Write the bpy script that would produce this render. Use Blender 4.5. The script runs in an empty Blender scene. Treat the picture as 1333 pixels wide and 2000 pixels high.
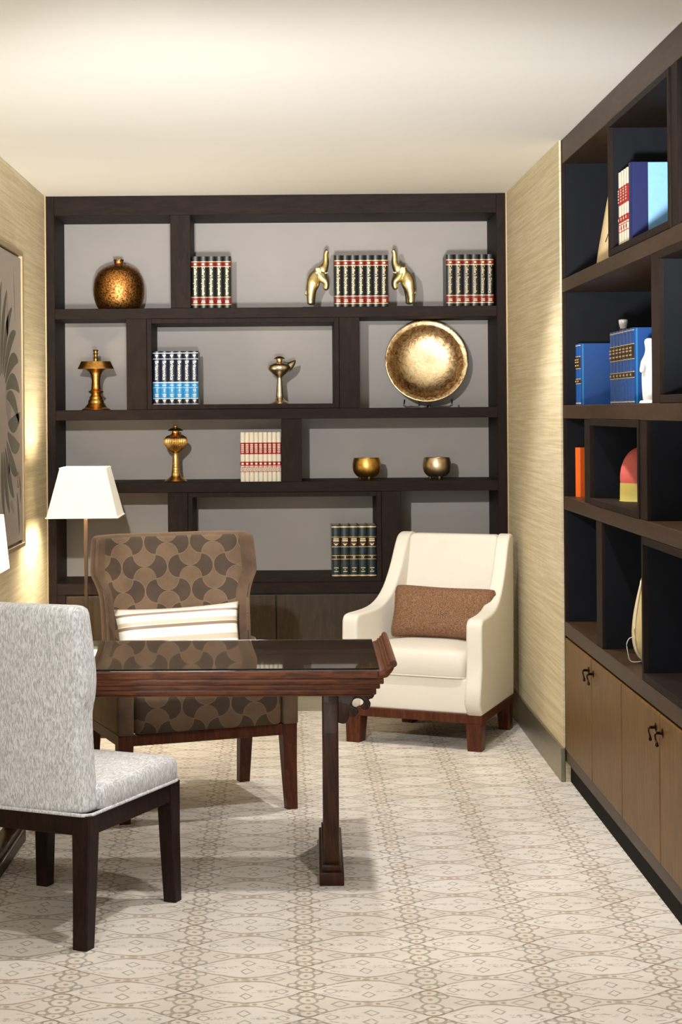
import bpy, bmesh, math, random
from mathutils import Vector, Matrix
random.seed(7)
PI = math.pi
S = bpy.context.scene
COL = S.collection

# ------------------------------------------------------------------ camera
EYE = 1.565
FPX, U0, V0, ROLL = 3400.0, 558.0, 805.0, math.radians(.45)   # focal length and vanishing point, 1333x2000 frame
cam_d = bpy.data.cameras.new('camera')
cam = bpy.data.objects.new('camera', cam_d); COL.objects.link(cam)
cam.location = (0, 0, EYE)
cam_d.sensor_fit = 'AUTO'; cam_d.sensor_width = 36.0
cam_d.lens = FPX / 2000.0 * 36.0
dx, dy = 666.5 - U0, V0 - 1000.0
cam_d.shift_x = dx / 2000.0
cam_d.shift_y = dy / 2000.0
cam_d.clip_start = 0.05
cam.matrix_world = Matrix.Translation((0, 0, EYE)) @ Matrix.Rotation(PI / 2, 4, 'X') @ Matrix.Rotation(-ROLL, 4, 'Z')
S.camera = cam

# ------------------------------------------------------------------ world, lights, exposure
W = bpy.data.worlds.new('world'); S.world = W; W.use_nodes = True
W.node_tree.nodes['Background'].inputs[0].default_value = (1.0, .98, .95, 1)
W.node_tree.nodes['Background'].inputs[1].default_value = .30
S.view_settings.view_transform = 'Standard'; S.view_settings.look = 'None'
S.view_settings.exposure = 0.12; S.view_settings.gamma = 1.0
try: S.view_settings.use_curve_mapping = False
except Exception: pass
S.cycles.use_denoising = True
S.cycles.max_bounces = 8
S.cycles.diffuse_bounces = 5

def aim(o, target):
    o.rotation_euler = (Vector(target) - o.location).to_track_quat('-Z', 'Y').to_euler()

def spot(name, loc, target, energy, angle, blend, color, radius):
    d = bpy.data.lights.new(name, 'SPOT'); d.energy = energy; d.spot_size = math.radians(angle); d.spot_blend = blend
    d.color = color; d.shadow_soft_size = radius
    o = bpy.data.objects.new(name, d); COL.objects.link(o); o.location = loc; aim(o, target); return o

def area(name, loc, target, energy, sx, sy, color):
    d = bpy.data.lights.new(name, 'AREA'); d.energy = energy; d.shape = 'RECTANGLE'; d.size = sx; d.size_y = sy; d.color = color
    o = bpy.data.objects.new(name, d); COL.objects.link(o); o.location = loc; aim(o, target); return o

WARM = (1.0, .955, .91); NEUT = (1.0, .995, .99)
for dl_y in (4.1, 5.7, 7.3):
    spot('downlight', (.55, dl_y, 2.66), (.55, dl_y, 0), 103, 100, .6, WARM, .045)
spot('key_spot', (-.61, 3.0, 2.36), (-.1, 9.2, 1.1), 610, 48, .9, NEUT, .04)
area('hall_fill', (-1.6, -1.0, 1.8), (-.4, 6, .8), 70, 2.4, 1.4, NEUT)
cb = area('ceiling_bounce', (0, 1.6, .6), (0, 5.6, 2.75), 13, 3.2, .6, NEUT)        # photographer's heads bounced off the ceiling
cb.data.spread = math.radians(76)
cb = spot('ceiling_bounce', (0, 1.6, 1.2), (0, 7.9, 2.77), 1450, 24, 1.0, NEUT, .15)
spot('grey_chair_fill', (-1.0, 1.2, 2.3), (-.75, 5.1, .65), 135, 24, .8, NEUT, .12)  # added fill that brightens the grey chair's back, no fixture behind it
cb.scale = (3.0, 1, 1)

# ------------------------------------------------------------------ node helper
class E:
    """socket or number with arithmetic that builds Math nodes"""
    def __init__(s, t, v): s.t = t; s.v = v
    def m(s, op, *o):
        n = s.t.nodes.new('ShaderNodeMath'); n.operation = op
        for i, x in enumerate((s,) + o):
            x = x.v if isinstance(x, E) else x
            if isinstance(x, (int, float)): n.inputs[i].default_value = x
            else: s.t.links.new(x, n.inputs[i])
        return E(s.t, n.outputs[0])
    def __add__(s, o): return s.m('ADD', o)
    def __sub__(s, o): return s.m('SUBTRACT', o)
    def __rsub__(s, o): return E(s.t, o).m('SUBTRACT', s)
    def __mul__(s, o): return s.m('MULTIPLY', o)
    __radd__ = __add__; __rmul__ = __mul__
    def __truediv__(s, o): return s.m('DIVIDE', o)
    def lt(s, o): return s.m('LESS_THAN', o)
    def gt(s, o): return s.m('GREATER_THAN', o)
    def abs(s): return s.m('ABSOLUTE')
    def frac(s): return s.m('FRACT')
    def floor(s): return s.m('FLOOR')
    def mod(s, o): return s.m('FLOORED_MODULO', o)
    def sin(s): return s.m('SINE')
    def sqrt(s): return s.m('SQRT')
    def mx(s, o): return s.m('MAXIMUM', o)
    def mn(s, o): return s.m('MINIMUM', o)
    def sm(s, a, b):
        n = s.t.nodes.new('ShaderNodeMapRange'); n.interpolation_type = 'SMOOTHSTEP'
        s.t.links.new(s.v, n.inputs[0]); n.inputs[1].default_value = a; n.inputs[2].default_value = b
        return E(s.t, n.outputs[0])

def hexlin(r, g, b):
    f = lambda c: (c / 255 / 12.92) if c / 255 <= .04045 else ((c / 255 + .055) / 1.055) ** 2.4
    return (f(r), f(g), f(b), 1)

class Mat:
    def __init__(s, name, base=(.5, .5, .5, 1), rough=.5, metal=0., **kw):
        s.m = bpy.data.materials.new(name); s.m.use_nodes = True; s.t = s.m.node_tree
        s.p = s.t.nodes['Principled BSDF']
        s.p.inputs['Base Color'].default_value = base
        s.p.inputs['Roughness'].default_value = rough; s.p.inputs['Metallic'].default_value = metal
        for k, v in kw.items(): s.p.inputs[k.replace('_', ' ')].default_value = v
    def coord(s, kind='Object', scale=(1, 1, 1)):
        n = s.t.nodes.new('ShaderNodeTexCoord'); mp = s.t.nodes.new('ShaderNodeMapping')
        mp.inputs['Scale'].default_value = scale
        s.t.links.new(n.outputs[kind], mp.inputs[0]); return mp.outputs[0]
    def xyz(s, vec):
        n = s.t.nodes.new('ShaderNodeSeparateXYZ'); s.t.links.new(vec, n.inputs[0])
        return [E(s.t, o) for o in n.outputs]
    def noise(s, vec, scale=5, detail=3, rough=.5, distort=0):
        n = s.t.nodes.new('ShaderNodeTexNoise'); s.t.links.new(vec, n.inputs['Vector'])
        n.inputs['Scale'].default_value = scale; n.inputs['Detail'].default_value = detail
        n.inputs['Roughness'].default_value = rough; n.inputs['Distortion'].default_value = distort
        return E(s.t, n.outputs[0])
    def mix(s, fac, a, b):
        n = s.t.nodes.new('ShaderNodeMix'); n.data_type = 'RGBA'
        for sock, v in ((n.inputs[0], fac), (n.inputs[6], a), (n.inputs[7], b)):
            v = v.v if isinstance(v, E) else v
            if isinstance(v, (int, float, tuple)): sock.default_value = v
            else: s.t.links.new(v, sock)
        return n.outputs[2]
    def base(s, sock): s.t.links.new(sock, s.p.inputs['Base Color']); return s
    def roughness(s, e): s.t.links.new(e.v, s.p.inputs['Roughness']); return s
    def bump(s, e, strength=.3, dist=.002):
        n = s.t.nodes.new('ShaderNodeBump'); n.inputs['Strength'].default_value = strength; n.inputs['Distance'].default_value = dist
        s.t.links.new(e.v, n.inputs['Height']); s.t.links.new(n.outputs[0], s.p.inputs['Normal']); return s

M = {}
def wood(key, dark, light, rough, scale=(6, 6, 1.2), coat=0., spec=.5):
    m = Mat(key, dark, rough); v = m.coord('Object', scale)
    n = m.noise(v, 9, 6, .6, .6).sm(.3, .72); fine = m.noise(m.coord('Object', tuple(c * 6 for c in scale)), 14, 3)
    m.base(m.mix(n * .8 + fine * .2, dark, light)); m.bump(fine, .08, .001)
    m.p.inputs['Coat Weight'].default_value = coat; m.p.inputs['Specular IOR Level'].default_value = spec
    M[key] = m.m; return m
wood('shelf_wood', hexlin(27, 18, 14), hexlin(41, 29, 23), .6, (5, 5, 1.2), 0, .12)
wood('shelf_wood_level', hexlin(27, 18, 14), hexlin(41, 29, 23), .6, (1.2, 5, 6), 0, .12)
wood('door_veneer_lit', hexlin(92, 63, 26), hexlin(124, 90, 44), .42, (7, 7, 1.0), 0, .18)  # right doors: golden reflected light tinted into the veneer colour
wood('rosewood', hexlin(54, 26, 11), hexlin(112, 62, 31), .4, (1.2, 8, 9), .08, .2)
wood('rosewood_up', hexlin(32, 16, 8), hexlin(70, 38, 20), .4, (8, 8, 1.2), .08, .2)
wood('leg_walnut', hexlin(60, 28, 15), hexlin(96, 50, 27), .42, (8, 8, 1.2), .05, .2)
wood('leg_espresso', hexlin(24, 14, 11), hexlin(44, 26, 20), .45, (8, 8, 1.2), .05, .15)

wood('door_veneer_shaded', hexlin(44, 34, 23), hexlin(62, 49, 34), .45, (7, 7, 1.0), 0, .2)  # shaded copy of the veneer: dimmer light on the back doors painted in
m = Mat('back_panel', hexlin(158, 148, 140), .55); n = m.noise(m.coord('Object'), 3, 3); f2 = m.noise(m.coord('Object', (160, 160, 160)), 1, 1)
m.base(m.mix(n, hexlin(154, 146, 140), hexlin(172, 163, 154))); m.bump(f2, .06, .001); M['taupe'] = m.m
m = Mat('navy_panel', hexlin(30, 31, 36), .6, Specular_IOR_Level=.12); n = m.noise(m.coord('Object', (5, 5, 1.5)), 6, 4)
m.base(m.mix(n, hexlin(14, 16, 21), hexlin(26, 27, 32))); M['navy_panel'] = m.m

m = Mat('wallpaper', hexlin(203, 184, 140), .58)                      # gold-beige silk with level slubs
a = m.noise(m.coord('Object', (1.2, 1.2, 60)), 1.6, 5, .65, .3); b2 = m.noise(m.coord('Object', (40, 40, 6)), 2, 2)
c = m.noise(m.coord('Object', (.7, .7, 190)), 1, 2)
fac = (a * .6 + c * .25 + b2 * .15).sm(.36, .66)
m.base(m.mix(fac, hexlin(200, 184, 146), hexlin(228, 217, 186))); m.bump(a * .5 + c * .5, .12, .001)
m.p.inputs['Specular IOR Level'].default_value = .35; M['wallpaper'] = m.m

m = Mat('ceiling_paint', hexlin(234, 228, 210), .8, Specular_IOR_Level=.1); n = m.noise(m.coord('Object', (1, 3, 1)), 1.2, 3)
m.base(m.mix(n, hexlin(239, 237, 230), hexlin(244, 242, 237))); M['ceiling'] = m.m
m = Mat('satin_metal', hexlin(150, 142, 122), .38, .85); n = m.noise(m.coord('Object', (1, 1, 60)), 4, 2)
m.base(m.mix(n, hexlin(140, 132, 112), hexlin(166, 158, 138))); M['satin_metal'] = m.m

def carpet():
    m = Mat('carpet', rough=.95); m.p.inputs['Specular IOR Level'].default_value = .1
    vec = m.coord('Object'); x, y, _ = m.xyz(vec)
    wob = m.noise(vec, 9, 2) - .5; wob2 = m.noise(m.coord('Object', (1, 1, 5.3)), 11, 2) - .5
    PX, PY = .33, .205
    fx = ((x + wob * .030 - .045) / PX).frac(); fy = ((y + wob2 * .022 + .115) / PY).frac()
    cx = (fx - .5).abs()                      # .5 at the motif columns, 0 halfway
    k = .5 - cx                               # 0 at the column
    t = (fy - .5).abs()                       # 0 on the axis of a lens, .5 where lenses meet
    arc = (fx * PI).sin() * .43
    dash = m.noise(vec, 60, 1)
    line = (.030 - (t - arc).abs()).sm(0, .018)
    inner = (.020 - (t - arc * .62).abs()).sm(0, .014) * k.sm(.08, .16) * (.36 - k).sm(0, .08) * dash.sm(.42, .55)
    def ring(ex, ey, rx, ry, w):
        r = (((k - ex) / rx) * ((k - ex) / rx) + ((t - ey) / ry) * ((t - ey) / ry)).sqrt()
        return (w - (r - 1).abs()).sm(0, w * .55)
    def dot(ex, ey, rx, ry):
        r = (((k - ex) / rx) * ((k - ex) / rx) + ((t - ey) / ry) * ((t - ey) / ry)).sqrt()
        return (1 - r).sm(0, .5)
    def lozenge(ex, ey, rx, ry, w):
        r = (k - ex).abs() / rx + (t - ey).abs() / ry
        return (w - (r - 1).abs()).sm(0, w * .6)
    mot = ring(0, .36, .085, .14, .20).mx(ring(0, .13, .070, .10, .24)).mx(ring(.105, .25, .045, .07, .34))
    mot = mot.mx(lozenge(.5, .17, .055, .11, .26)).mx(lozenge(.27, .50, .075, .10, .24)).mx(lozenge(.19, .02, .05, .07, .3))
    dots = dot(0, .36, .03, .05).mx(dot(0, .13, .022, .04)).mx(dot(.5, .47, .05, .03)).mx(dot(.42, .5, .03, .05))
    leaf = (.085 - t).sm(0, .05) * k.sm(.2, .26) * (.46 - k).sm(0, .06) * m.noise(vec, 70, 3, .7).sm(.46, .60)
    tone = m.noise(vec, 2.3, 4, .6).sm(.35, .68); fiber = m.noise(vec, 420, 2)
    tint = m.noise(vec, 5.5, 2).sm(.4, .6)
    lens = (arc - t).sm(-.02, .05)
    base = m.mix(tone, hexlin(210, 202, 190), hexlin(226, 219, 208))
    base = m.mix(lens * .35, base, hexlin(230, 225, 217))
    ink = m.mix(tint, hexlin(128, 104, 78), hexlin(122, 116, 104))
    soft = m.mix(tint, hexlin(172, 158, 138), hexlin(164, 162, 152))
    col = m.mix(leaf * .75, base, soft)
    brk = dash.sm(.30, .45) * .5 + .5
    col = m.mix(line.mx(inner) * .60 * brk, col, ink)
    col = m.mix(mot * .58 * brk, col, ink)
    col = m.mix(dots * .6, col, hexlin(150, 116, 72))
    col = m.mix(fiber * .14, col, hexlin(120, 108, 92))
    m.base(col); m.bump(fiber * .6 - line.mx(mot) * .5, .35, .003)
    M['carpet'] = m.m
carpet()

m = Mat('grey_weave', rough=.9); v = m.coord('UV', (215, 46, 1))
n = m.noise(v, 1, 2, .55, 1.2).sm(.38, .62); n2 = m.noise(m.coord('UV', (260, 60, 1)), 1, 1).sm(.4, .6)
m.base(m.mix(n * .7 + n2 * .3, hexlin(172, 171, 172), hexlin(234, 234, 235))); m.bump(n * .7 + n2 * .3, .35, .002)
m.p.inputs['Sheen Weight'].default_value = .15; M['grey_weave'] = m.m

def velvet(key, pattern):
    m = Mat(key, rough=.75); m.p.inputs['Sheen Weight'].default_value = .35; m.p.inputs['Sheen Roughness'].default_value = .4
    m.p.inputs['Sheen Tint'].default_value = hexlin(200, 160, 120)
    n = m.noise(m.coord('Object'), 7, 4, .6).sm(.3, .7); f = m.noise(m.coord('Object'), 700, 1)
    lite = m.mix(n, hexlin(96, 74, 54), hexlin(114, 90, 67)); drk = m.mix(n, hexlin(60, 46, 32), hexlin(74, 57, 40))
    if pattern:
        x, y, _ = m.xyz(m.coord('UV')); C = .099
        u = x / C + .35; w = y / C + .1
        par = (u.floor() + w.floor()).mod(2)
        a = (u.frac() - .5).abs(); b = (w.frac() - .5).abs()
        inv = .5 - a; inw = .5 - b
        d0 = (a * a + inw * inw).sqrt().lt(.485)          # dark cell bitten from above and below
        d1 = (inv * inv + b * b).sqrt().lt(.485)          # light cell bitten from the sides
        dark = (1 - par) * (1 - d0) + par * d1
        e0 = ((a * a + inw * inw).sqrt() - .485).abs(); e1 = ((inv * inv + b * b).sqrt() - .485).abs()
        edge = ((e0 * (1 - par) + e1 * par).lt(.013)) * .4
        m.base(m.mix(edge, m.mix(dark, lite, drk), hexlin(152, 122, 92))); m.bump(f * .4 + dark * .4, .25, .002)
    else:
        m.base(m.mix(n, hexlin(78, 59, 43), hexlin(106, 82, 60))); m.bump(f, .2, .001)
    M[key] = m.m
velvet('velvet_pattern', True); velvet('velvet_plain', False)

m = Mat('cream_linen', rough=.7); f = m.noise(m.coord('Object'), 500, 1); n = m.noise(m.coord('Object'), 6, 3)
m.base(m.mix(n, hexlin(218, 211, 196), hexlin(226, 220, 207))); m.bump(f, .12, .001); m.p.inputs['Sheen Weight'].default_value = .1
M['cream_linen'] = m.m
m = Mat('brown_weave', rough=.85); f = m.noise(m.coord('Object'), 230, 2); n = m.noise(m.coord('Object'), 520, 1)
m.base(m.mix(f.sm(.35, .65), hexlin(92, 62, 42), hexlin(142, 104, 74))); m.bump(f, .4, .002); M['brown_weave'] = m.m
m = Mat('striped_silk', rough=.5); x, y, z = m.xyz(m.coord('Object'))
h = z * 1.0
def band(a, b): return (h - a).sm(0, .003) * (b - h).sm(0, .003)
tan = band(.066, .084).mx(band(-.01, .016)).mx(band(-.09, -.06)).mx(band(.122, .2) * .6)
brn = band(.106, .119).mx(band(.050, .066)).mx(band(-.045, -.03))
col = m.mix(tan, hexlin(247, 242, 230), hexlin(214, 194, 168))
col = m.mix(brn, col, hexlin(146, 122, 98))
m.base(col); m.bump(m.noise(m.coord('Object', (20, 20, 300)), 1, 1), .1, .001); M['striped_silk'] = m.m

def metal(key, dark, light, rough, scale=60, bump=.1, lo=.35, hi=.65):
    m = Mat(key, light, rough, 1.0); n = m.noise(m.coord('Object'), scale, 4, .65)
    m.base(m.mix(n.sm(lo, hi), dark, light)); m.bump(n, bump, .002); M[key] = m.m; return m
metal('brass', hexlin(222, 176, 104), hexlin(240, 196, 122), .33, 50, .04)
metal('antique_brass', hexlin(204, 150, 76), hexlin(232, 180, 98), .33, 60, .05)
metal('pale_brass', hexlin(222, 202, 166), hexlin(246, 232, 202), .33, 40, .05)
metal('bronze_vase', hexlin(110, 58, 24), hexlin(236, 168, 92), .42, 120, .5, .36, .62)
metal('bowl_gold', hexlin(200, 150, 72), hexlin(232, 184, 96), .38, 20, .04)
metal('bowl_bronze', hexlin(190, 164, 128), hexlin(222, 198, 160), .38, 20, .04)
metal('gilt', hexlin(214, 188, 122), hexlin(240, 222, 168), .40, 30, .1)
metal('handle_metal', hexlin(38, 28, 22), hexlin(70, 54, 42), .3, 60, .1)
m = metal('hammered_dish', hexlin(120, 76, 34), hexlin(226, 196, 146), .34, 9, .0)
x, y, z = m_xyz = Mat.xyz(m, m.coord('Object'))
ang = m.noise(m.coord('Object', (14, 14, 14)), 1.2, 5, .75, 2.5); rad = (x * x + z * z).sqrt()
scr = m.noise(m.coord('Object', (60, 60, 60)), 1, 4, .7, 3)
fac = (ang * .75 + scr * .35 - (rad - .15).abs() * 0.0 + (.12 - rad).sm(-.04, .06) * .18).sm(.42, .68)
m.base(m.mix(fac, hexlin(132, 84, 40), hexlin(232, 206, 160))); m.bump(scr * .5 + ang * .5, .35, .004)
M['pole_bronze'] = Mat('pole_bronze', hexlin(92, 70, 52), .35, .8).m
M['dark_iron'] = Mat('dark_iron', hexlin(22, 17, 13), .8, Specular_IOR_Level=.15).m

def shade(key, strength):
    m = Mat(key, hexlin(250, 244, 228), .9); n = m.noise(m.coord('UV', (220, 2, 1)), 1, 1)
    m.base(m.mix(n, hexlin(242, 234, 214), hexlin(252, 248, 236)))
    m.p.inputs['Emission Color'].default_value = (1, .92, .78, 1); m.p.inputs['Emission Strength'].default_value = strength
    M[key] = m.m
shade('lamp_fabric', .34); shade('lamp_fabric_bright', 1.0)

def plain(key, c, rough=.5, metal=0., **kw):
    m = Mat(key, hexlin(*c), rough, metal, **kw); n = m.noise(m.coord('Object'), 40, 2)
    lo = hexlin(*[max(0, v * .93) for v in c]); m.base(m.mix(n, lo, hexlin(*c))); M[key] = m.m
plain('book_black', (20, 20, 19), .35); plain('book_red', (122, 26, 24), .4); plain('foil_gold', (214, 190, 140), .4, .3)
plain('book_navy', (22, 28, 52), .35); plain('book_sky', (40, 140, 200), .35); plain('foil_white', (235, 235, 230), .5)
plain('book_cream', (236, 226, 204), .5); plain('book_scarlet', (168, 30, 26), .45); plain('book_green', (24, 40, 40), .3)
plain('book_oxblood', (46, 22, 18), .35); plain('pages', (226, 214, 186), .8); plain('book_blue', (18, 76, 150), .35)
plain('book_brown', (52, 34, 22), .4); plain('book_paleblue', (140, 196, 236), .45); plain('book_deepblue', (16, 28, 84), .4)
plain('orange_cloth', (246, 104, 22), .45); plain('coral', (226, 104, 92), .6); plain('straw', (206, 186, 96), .6)
plain('porcelain', (240, 238, 232), .2); plain('gourd', (232, 206, 150), .45); plain('gourd_rim', (246, 234, 204), .4)
plain('sand_clay', (222, 196, 146), .6); plain('cord_white', (220, 216, 206), .6); plain('slate', (60, 60, 62), .4)
plain('art_ground', (172, 160, 148), .7); plain('art_leaf', (96, 92, 76), .7); plain('art_shadow', (150, 140, 130), .7); plain('art_red', (132, 84, 66), .7)
plain('champagne', (186, 160, 120), .35, .5); plain('black_edge', (26, 22, 20), .5)
g = Mat('glass', (.86, .95, .92, 1), .02); g.p.inputs['Transmission Weight'].default_value = 1; g.p.inputs['IOR'].default_value = 1.5; M['glass'] = g.m
g = Mat('acrylic', (.97, .98, .98, 1), .03); g.p.inputs['Transmission Weight'].default_value = 1; g.p.inputs['IOR'].default_value = 1.12; M['acrylic'] = g.m

# ------------------------------------------------------------------ mesh helpers
def BM(): return bmesh.new()

def box(bm, x0, x1, y0, y1, z0, z1, bev=0., seg=2):
    r = bmesh.ops.create_cube(bm, size=1, matrix=Matrix.Translation(((x0 + x1) / 2, (y0 + y1) / 2, (z0 + z1) / 2)) @ Matrix.Diagonal((abs(x1 - x0), abs(y1 - y0), abs(z1 - z0), 1)))
    if bev:
        es = list({e for v in r['verts'] for e in v.link_edges})
        bmesh.ops.bevel(bm, geom=es, offset=bev, segments=seg, affect='EDGES', profile=.6)
    return bm

def loft(bm, rings, cap=True, closed=True):
    vs = [[bm.verts.new(p) for p in r] for r in rings]
    n = len(rings[0])
    for a, b in zip(vs, vs[1:]):
        for i in range(n if closed else n - 1):
            j = (i + 1) % n
            bm.faces.new((a[i], a[j], b[j], b[i]))
    if cap:
        bm.faces.new(vs[0][::-1]); bm.faces.new(vs[-1])
    bmesh.ops.recalc_face_normals(bm, faces=bm.faces[:])
    return bm

def lathe(bm, prof, seg=32, c=(0, 0, 0), flute=0, depth=0., frange=(0, 0)):
    rings = []
    for r, z in prof:
        ring = []
        for i in range(seg):
            a = 2 * PI * i / seg; rr = max(r, 1e-4)
            if flute and frange[0] <= z <= frange[1]: rr *= 1 - depth * abs(math.sin(a * flute / 2))
            ring.append((c[0] + rr * math.cos(a), c[1] + rr * math.sin(a), c[2] + z))
        rings.append(ring)
    return loft(bm, rings)

def smooth_prof(pts, n=4):
    """Catmull-Rom through a profile"""
    out = []
    P = [pts[0]] + list(pts) + [pts[-1]]
    for i in range(1, len(P) - 2):
        p0, p1, p2, p3 = P[i - 1], P[i], P[i + 1], P[i + 2]
        for k in range(n):
            t = k / n
            out.append(tuple(.5 * (2 * b + (c - a) * t + (2 * a - 5 * b + 4 * c - d) * t * t + (-a + 3 * b - 3 * c + d) * t ** 3) for a, b, c, d in zip(p0, p1, p2, p3)))
    out.append(tuple(pts[-1])); return out

def tube(bm, pts, r, seg=8, closed=False):
    P = [Vector(p) for p in pts]; n = len(P); rings = []
    R = r if isinstance(r, (list, tuple)) else [r] * n
    up = Vector((0, 0, 1))
    for i, p in enumerate(P):
        t = (P[(i + 1) % n] - P[i - 1]) if closed or 0 < i < n - 1 else (P[1] - P[0] if i == 0 else P[-1] - P[-2])
        t.normalize()
        a = t.cross(up)
        if a.length < .05: a = t.cross(Vector((0, 1, 0)))
        a.normalize(); b = a.cross(t)
        rings.append([p + (a * math.cos(2 * PI * k / seg) + b * math.sin(2 * PI * k / seg)) * R[i] for k in range(seg)])
    if closed: rings.append(rings[0])
    loft(bm, rings, cap=not closed)
    if closed: bmesh.ops.remove_doubles(bm, verts=bm.verts[:], dist=1e-5)
    return bm

def prism(bm, outline, t0, t1, axis='x', bev=0., seg=3):
    f = {'x': lambda a, b, t: (t, a, b), 'y': lambda a, b, t: (a, t, b), 'z': lambda a, b, t: (a, b, t)}[axis]
    A = [bm.verts.new(f(a, b, t0)) for a, b in outline]; B = [bm.verts.new(f(a, b, t1)) for a, b in outline]
    n = len(outline); fs = [bm.faces.new(A), bm.faces.new(B)]
    for i in range(n): bm.faces.new((A[i], A[(i + 1) % n], B[(i + 1) % n], B[i]))
    new = {fa for v in A + B for fa in v.link_faces}
    bmesh.ops.recalc_face_normals(bm, faces=list(new))
    if bev:
        bmesh.ops.bevel(bm, geom=[e for fa in fs for e in fa.edges], offset=bev, segments=seg, affect='EDGES', profile=.6)
    return bm

def rrect(hx, hy, r, seg=4, nx=6, ny=2):
    r = min(r, hx * .98, hy * .98); pts = []
    def side(p, q, n): pts.extend([(p[0] + (q[0] - p[0]) * i / n, p[1] + (q[1] - p[1]) * i / n) for i in range(n)])
    def arc(cx, cy, a0): pts.extend([(cx + r * math.cos(a0 + PI / 2 * i / seg), cy + r * math.sin(a0 + PI / 2 * i / seg)) for i in range(seg)])
    side((-hx + r, -hy), (hx - r, -hy), nx); arc(hx - r, -hy + r, -PI / 2)
    side((hx, -hy + r), (hx, hy - r), ny); arc(hx - r, hy - r, 0)
    side((hx - r, hy), (-hx + r, hy), nx); arc(-hx + r, hy - r, PI / 2)
    side((-hx, hy - r), (-hx, -hy + r), ny); arc(-hx + r, -hy + r, PI)
    return pts

def pillow(bm, w, h, d, nx=24, nz=14, pinch=.06, round_=0.):
    """cushion standing in the xz plane, centre at origin, full sizes w h d"""
    for sgn in (1, -1):
        grid = []
        for i in range(nx + 1):
            row = []
            for j in range(nz + 1):
                u = -1 + 2 * i / nx; v = -1 + 2 * j / nz
                rc = 1 - round_ * abs(u * v) ** 5
                x = u * w / 2 * (1 - pinch * (1 - v * v) * (u * u)) * rc; z = v * h / 2 * (1 - pinch * 1.3 * (1 - u * u) * (v * v)) * rc
                b = (max(0, 1 - u ** 4)) ** .5 * (max(0, 1 - v ** 4)) ** .5
                row.append(bm.verts.new((x, sgn * d / 2 * b, z)))
            grid.append(row)
        for i in range(nx):
            for j in range(nz): bm.faces.new((grid[i][j], grid[i + 1][j], grid[i + 1][j + 1], grid[i][j + 1]))
    bmesh.ops.remove_doubles(bm, verts=bm.verts[:], dist=1e-5)
    bmesh.ops.recalc_face_normals(bm, faces=bm.faces[:]); return bm

def obj(name, bm, mat, parent=None, smooth=None, kind=None, label=None, mats=None, pick=None):
    uvl = bm.loops.layers.uv.new('UVMap'); bm.normal_update()
    for f in bm.faces:
        n = f.normal; ax = max(range(3), key=lambda i: abs(n[i]) + (.02 if i == 1 else 0))
        for l in f.loops:
            c = l.vert.co
            l[uvl].uv = (c.y, c.z) if ax == 0 else (c.x, c.z) if ax == 1 else (c.x, c.y)
        if pick: f.material_index = pick(f)
    me = bpy.data.meshes.new(name); bm.to_mesh(me); bm.free()
    for mm in (mats or [mat]): me.materials.append(M[mm])
    if smooth is not None:
        me.shade_smooth()
        if smooth < 179: me.set_sharp_from_angle(angle=math.radians(smooth))
    o = bpy.data.objects.new(name, me); COL.objects.link(o)
    if parent: o.parent = parent
    if kind: o['kind'] = kind
    if label: o['label'] = label
    return o

def thing(name, label, cat, loc=(0, 0, 0), rz=0., group=None):
    o = bpy.data.objects.new(name, None); COL.objects.link(o); o.location = loc; o.rotation_euler = (0, 0, rz)
    o.empty_display_size = .05; o['label'] = label; o['category'] = cat
    if group: o['group'] = group
    return o
def struct(name, bm, mat, **k): return obj(name, bm, mat, kind='structure', **k)

def copy_tree(root, loc, rz, label, group=None):
    r = root.copy(); COL.objects.link(r); r.location = loc; r.rotation_euler = (0, 0, rz); r['label'] = label
    if group: r['group'] = group
    for ch in list(root.children):
        c = ch.copy(); COL.objects.link(c); c.parent = r
        for g2 in list(ch.children):
            d = g2.copy(); COL.objects.link(d); d.parent = c
    return r

# ------------------------------------------------------------------ room shell
XL, XR, YB, HC = -1.247, 1.160, 9.08, 2.70     # left wall, right wall, back bookcase face, ceiling
YE = 7.33                                       # where the right bookcase starts
struct('floor', box(BM(), -4, 4, -3, 9.75, -.05, 0), 'carpet')
struct('ceiling', box(BM(), -4, 4, -3, 9.75, HC, HC + .06), 'ceiling')
struct('wall_left', box(BM(), XL - .12, XL, 1.6, 9.75, 0, HC), 'wallpaper')
struct('wall_right', box(BM(), XR, XR + .6, YE, YB, 0, HC), 'wallpaper')
struct('wall_back', box(BM(), XL, XR + .6, 9.56, 9.75, 0, HC), 'wallpaper')
struct('wall_right_outer', box(BM(), 1.66, 1.78, 1.6, YE, 0, HC), 'wallpaper')
def baseboard(name, x0, x1, y0, y1):
    b = box(BM(), x0, x1, y0, y1, 0, .145, .002, 1)
    struct(name, b, 'satin_metal')
baseboard('baseboard_right', XR - .012, XR + .0065, YE - .010, YB - .002)
baseboard('baseboard_left', XL - .002, XL + .012, 1.6, YB - .002)
struct('trim_1', box(BM(), XL, XL + .006, YB - .02, YB - .001, .146, HC), 'champagne')
struct('trim_2', box(BM(), XR - .006, XR, YB - .02, YB - .001, .146, HC), 'champagne')

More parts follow.
